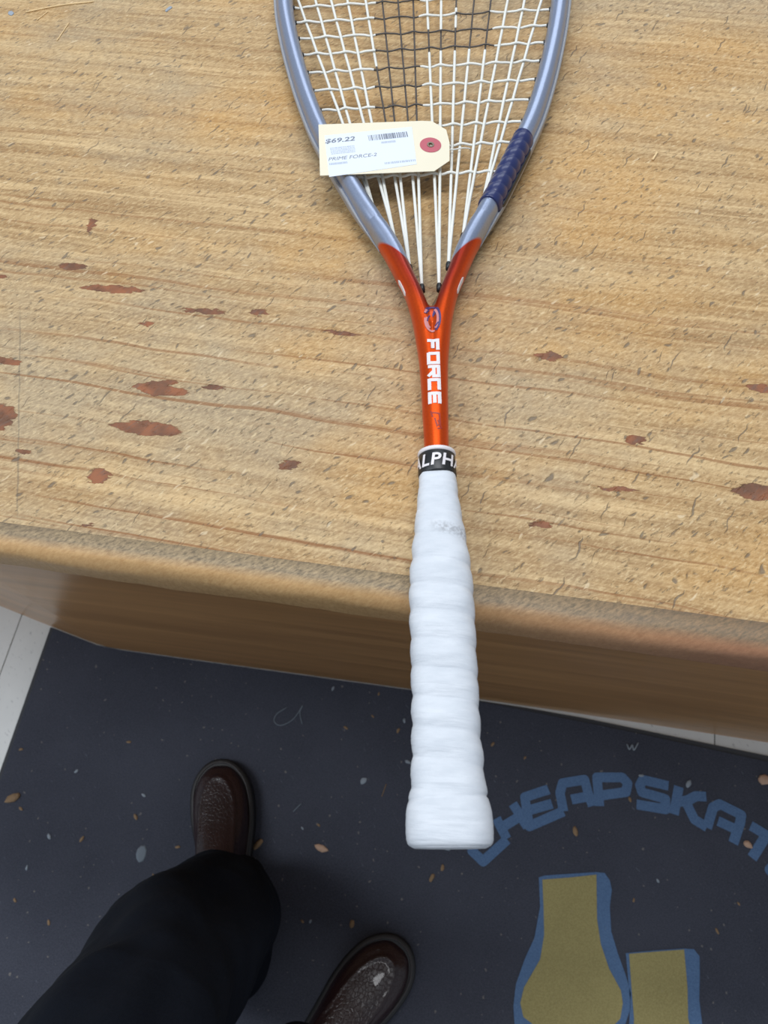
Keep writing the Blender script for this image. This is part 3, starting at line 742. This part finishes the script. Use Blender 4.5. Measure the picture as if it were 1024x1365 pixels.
# ================================================================= PRICE TAG
p0 = at(425.5, 199, .9245); p1 = at(599.8, 203, .9165)
tx = (p1-p0).normalized(); cpt = at(512, 198, .9205)
pn = at(512, 150, .9205)-cpt; tz = tx.cross(pn).normalized(); ty = tz.cross(tx)
TM = Matrix((tx, ty, tz)).transposed().to_4x4(); TM.translation = Vector((cpt.x, cpt.y, .9205))
pt = empty('price_tag'); pt.matrix_world = TM
tag(pt, 'cream card price tag with white sticker lying across the racquet strings', 'tag')
TI = TM.inverted()
def tl(x, y):   # photo pixel to tag plane
    o_ = TI @ Vector((0, 0, H)); d = TI.to_3x3() @ ray(x, y); t = -o_.z/d.z; q = o_+d*t; return Vector((q.x, q.y))
card = [tl(*p) for p in [(424.6, 166), (562.5, 161), (576, 161.5), (595, 173), (599.4, 190), (599.4, 214), (579, 228), (426.7, 234)]]
hc = tl(574, 193.5)
bm = bmesh.new()
P = [Vector((p.x, p.y, 0)) for p in ccw([tuple(c) for c in card])] if False else [Vector((c[0], c[1], 0)) for c in ccw([tuple(c) for c in card])]
ov = [bm.verts.new(p) for p in P]; hv = [bm.verts.new((hc.x+.0021*math.cos(2*PI*k/20), hc.y+.0021*math.sin(2*PI*k/20), 0)) for k in range(20)]
ee = [bm.edges.new((ov[i], ov[(i+1) % len(ov)])) for i in range(len(ov))]+[bm.edges.new((hv[i], hv[(i+1) % 20])) for i in range(20)]
bmesh.ops.triangle_fill(bm, use_beauty=True, use_dissolve=False, edges=ee)
recalc_up(bm)
r = bmesh.ops.extrude_face_region(bm, geom=bm.faces[:]); bmesh.ops.translate(bm, verts=[g for g in r['geom'] if isinstance(g, bmesh.types.BMVert)], vec=(0, 0, -.0004))
bmesh.ops.recalc_face_normals(bm, faces=bm.faces)
bmobj('card', bm, M['manila'], pt)
def annulus(name, r0, r1, z0, z1, mat, label, sy=1.0):
    rings = []
    for (r_, z) in ((r0, z0), (r1, z0), (r1, z1), (r0, z1)): rings.append([Vector((hc.x+r_*math.cos(2*PI*j/32), hc.y+sy*r_*math.sin(2*PI*j/32), z)) for j in range(32)])
    return tag(mesh(name, *loft(rings, closed_v=True), mat, pt), label)
annulus('reinforcement_ring', .0020, .0066, .0000, .0003, M['ring'], 'red paper reinforcement ring', .95)
annulus('eyelet', .0012, .0022, -.0002, .0006, M['eye'], 'small metal eyelet')
st = [tl(*p) for p in [(432.8, 181), (549, 169.3), (555.5, 219), (439, 236)]]
o = mesh('sticker', *prism(ccw([tuple(c) for c in st]), 0.0, .00015), M['sticker'], pt); tag(o, 'white printed sticker')
sx = (st[1]-st[0]).normalized(); ang = math.atan2(sx.y, sx.x)
def print_text(s, px, height, mat, name, width=None, shear=0, bold=0):
    me_, x0, x1, y0, y1 = text_mesh(s, .01, bold, shear); k = height/(y1-y0); kx = k if width is None else width/(x1-x0)
    q = tl(*px)
    for v in me_.vertices:
        a_, b_ = (v.co.x-x0)*kx, (v.co.y-y0)*k
        v.co = (q.x+a_*math.cos(ang)-b_*math.sin(ang), q.y+a_*math.sin(ang)+b_*math.cos(ang), .0002)
    me_.name = name; o = link(name, me_, mat, o_st); return o
o_st = o
def a6(x, y): return (420+x/7.314, 160+y/7.314)
print_text('$69.22', a6(102, 238), .0043, M['print'], 'price_text', .0188, .25, .0002)
print_text('PRIME FORCE-2', a6(132, 402), .0028, M['print'], 'name_text', .0300, .3)
def bars(name, px, L_, h_, seq, mat, z=.0002):
    q = tl(*px); bm = bmesh.new(); R2 = Matrix.Rotation(ang, 2)
    for (a_, b_, y_, hh) in seq:
        c4 = [(a_*L_, y_*h_), (b_*L_, y_*h_), (b_*L_, (y_+hh)*h_), (a_*L_, (y_+hh)*h_)]
        bm.faces.new([bm.verts.new((*(q+R2 @ Vector(c)), z)) for c in c4])
    bmobj(name, bm, mat, o_st)
sq = []; x = 0; rb = random.Random(3)
while x < 1:
    wdt = rb.choice([.012, .012, .02, .03]) * (1.6 if .38 < x < .62 else 1); gap = rb.choice([.012, .018, .022]) * (.5 if .38 < x < .62 else 1.2)
    sq.append((x, min(1, x+wdt), 0, 1)); x += wdt+gap
bars('barcode', a6(528, 205), .0245, .0047, sq, M['print'])
def tiny(px, L_, rows, h_, seed):
    rr = random.Random(seed); sq = []
    for r_ in range(rows):
        x = 0
        while x < 1:
            wd = rr.uniform(.02, .05); sq.append((x, min(1, x+wd), r_/rows, .55/rows)); x += wd+rr.uniform(.01, .03)
    bars('small_print', px, L_, h_, sq, M['fprint'])
tiny(a6(648, 232), .009, 1, .0030, 1); tiny(a6(142, 442), .0110, 1, .003, 2); tiny(a6(682, 434), .019, 1, .0030, 3)
tiny(a6(160, 338), .0150, 5, .0062, 4)
# tie string through the eyelet
v, f = tube([p for p in catmull([(hc.x, hc.y, -.0001), (hc.x+.002, hc.y-.0006, -.0012), (hc.x+.0075, hc.y-.001, -.0014), (hc.x+.0135, hc.y-.002, -.0012), (hc.x+.020, hc.y-.0005, -.0012), (hc.x+.0245, hc.y+.0008, -.0026), (hc.x+.0255, hc.y+.0014, -.0045)], 6)], .00045, 7)
o = mesh('tie_string', v, f, M['string'], pt, True)

# ================================================================= PERSON (legs and shoes)
per = empty('person', (-.22, -.3, 0)); tag(per, 'standing person seen from above in dark trousers and burgundy leather shoes', 'person')
def W2(p): return Vector(p)-Vector((-.22, -.3, 0))
# shoe in local space: y forward, toe at y=.295, heel y=0
SOLE = [(0, .0), (.004, .022), (.02, .032), (.06, .036), (.11, .036), (.16, .041), (.20, .0475), (.235, .0485), (.262, .043), (.282, .030), (.293, .014), (.2955, 0)]
def sole_w(y, k=1.0):
    return interp(SOLE, y)*k
def shoe_rings(ys, fz, n=24): pass
def make_shoe(toe, direc, flip):
    d = Vector(direc).normalized(); side = Vector((d.y, -d.x)); heel = Vector(toe)-d*.2955
    root = empty('shoe'); root.parent = per; root.location = W2((heel.x, heel.y, ZM)); root.rotation_euler = (0, 0, math.atan2(d.y, d.x)-PI/2)
    root['label'] = None or 'burgundy leather slip-on shoe'
    outl = [Vector((w_, y)) for y, w_ in SOLE]; outl = catmull(outl, 6); fine = [(p.y, p.x) for p in outl]; R_ = outl; L_ = [Vector((-p.x, p.y)) for p in outl[-2:0:-1]]
    # slight inward toe bias
    def bias(p): return Vector((p.x+flip*.010*sm((p.y-.1)/.19)-flip*.004*math.sin(PI*p.y/.295), p.y))
    loop = [bias(p) for p in R_+L_]; n = len(loop); cc = Vector((0, .15))
    def ringz(k, z, dz=0): 
        out = []
        for i, p in enumerate(loop):
            t = (loop[(i+1) % n]-loop[i-1]).normalized(); nn = Vector((t.y, -t.x)); q = p+nn*k; out.append(Vector((q.x, q.y, z)))
        return out
    rings = [ringz(-.004, 0), ringz(-.0005, .002), ringz(.0, .010), ringz(.0005, .018), ringz(-.0002, .0225), ringz(-.003, .0238), ringz(-.010, .0238)]
    mesh('sole', *loft(rings), M['sole'], root, True)
    rr = [ringz(-.0035, .0225), ringz(-.0042, .0252), ringz(-.0060, .0255), ringz(-.0070, .0230)]
    mesh('welt', *loft(rr, closed_v=True), M['welt'], root, True)
    # upper : grid over the plan
    rings = []; ny = 64; nx_ = 40; vs = []; fs = []
    for i in range(ny+1):
        y = .010+(.2868-.010)*math.sin(PI/2*i/ny); yq = .002+(y-.010)*(.2953-.002)/(.2868-.010); wv = max(.0008, interp(fine, yq)*.86)
        top = interp([(0, .075), (.05, .082), (.10, .090), (.14, .088), (.17, .074), (.20, .061), (.23, .051), (.25, .046), (.268, .041), (.280, .033), (.2855, .0245)], y)
        for j in range(nx_+1):
            s_ = -1+2*j/nx_; a_ = s_*PI/2
            x = wv*math.copysign(abs(math.sin(a_))**.8, s_) if s_ else 0
            e = interp([(0, .55), (.15, .6), (.22, .62), (.2855, .8)], y)
            z = .022+(top-.022)*max(0, math.cos(a_))**e
            # moccasin apron seam : raised ridge in a U around the toe
            ax = abs(x); sr = math.sqrt((ax/.0265)**2+(max(0, y-.215)/.052)**2) if y > .215 else ax/.0265
            z += .0018*math.exp(-((sr-1)/.06)**2)
            if sr > 1.05: z -= .0018
            b = bias(Vector((x, y))); vs.append(Vector((b.x, y, z)))
    m_ = nx_+1
    for i in range(ny):
        for j in range(nx_): fs.append((i*m_+j, i*m_+j+1, (i+1)*m_+j+1, (i+1)*m_+j))
    fs.append(tuple(range(m_-1, -1, -1))); fs.append(tuple(ny*m_+j for j in range(m_)))
    mesh('upper', vs, fs, M['leather'], root, True)
    return root
make_shoe((-.3490, .0800), (-.020, .100), -1)
make_shoe((-.0480, -.1120), (.052, .105), 1)
# trousers : one continuous surface
NT = 56
def leg_rings(spec, seed):
    out = []; Ls = []
    for i in range(len(spec)-1):
        a_, b_ = spec[i], spec[i+1]; k = max(3, int((b_[0]-a_[0])/.009))
        for j in range(k): Ls.append([a_[q]+(b_[q]-a_[q])*sm(j/k)*.5+(b_[q]-a_[q])*(j/k)*.5 for q in range(len(a_))])
    Ls.append(spec[-1])
    for (z, x, y, rx, ry, tl_) in Ls:
        row = []
        for j in range(NT):
            t = 2*PI*j/NT; p = Vector((math.cos(t)*1.5+seed, math.sin(t)*1.5, z*7))
            fold = noise.noise(p)*.018+.006*math.sin(t*3+z*16+seed)*sm((.6-z)/.3)+noise.noise(Vector((math.cos(t)*2+seed, math.sin(t)*2, z*26+math.sin(t)*1.6)))*.007*(1.3 if z < .25 else .7)
            row.append(Vector((x+(rx+fold)*math.cos(t), y+(ry+fold)*math.sin(t), z+tl_*math.sin(t))))
        out.append(row)
    return out
Lspec = [(.060, -.288, -.124, .068, .070, .022), (.085, -.289, -.134, .082, .084, .018), (.14, -.288, -.142, .092, .094, .010), (.22, -.284, -.142, .090, .092, 0), (.34, -.270, -.168, .086, .088, 0), (.50, -.245, -.205, .084, .088, 0), (.64, -.245, -.290, .088, .094, 0), (.78, -.265, -.385, .096, .104, 0), (.86, -.27, -.43, .104, .118, 0)]
Rspec = [(.060, -.140, -.300, .066, .068, .020), (.085, -.142, -.308, .076, .080, .016), (.14, -.145, -.325, .084, .090, .008), (.22, -.150, -.345, .082, .088, 0), (.34, -.150, -.380, .080, .086, 0), (.50, -.140, -.400, .082, .088, 0), (.64, -.125, -.425, .088, .094, 0), (.78, -.110, -.455, .096, .104, 0), (.86, -.105, -.46, .104, .118, 0)]
bm = bmesh.new()
for sp_, sd in ((Lspec, 3.0), (Rspec, 9.0)): add(bm, loft(leg_rings(sp_, sd)))
hip = leg_rings([(.80, -.19, -.44, .175, .115, 0), (.90, -.19, -.45, .185, .125, 0), (1.0, -.19, -.46, .165, .115, 0), (1.06, -.19, -.47, .155, .108, 0)], 5.0)
add(bm, loft(hip)); bmesh.ops.recalc_face_normals(bm, faces=bm.faces)
tmp = bmobj('trousers', bm); md = tmp.modifiers.new('r', 'REMESH'); md.mode = 'VOXEL'; md.voxel_size = .005
ms = tmp.modifiers.new('s', 'SMOOTH'); ms.factor = .5; ms.iterations = 4
dg = bpy.context.evaluated_depsgraph_get(); me = bpy.data.meshes.new_from_object(tmp.evaluated_get(dg)); bpy.data.objects.remove(tmp)
me.name = 'trousers'; me.materials.clear(); o = link('trousers', me, M['denim'], per, True); o.location = (.22, .3, 0)
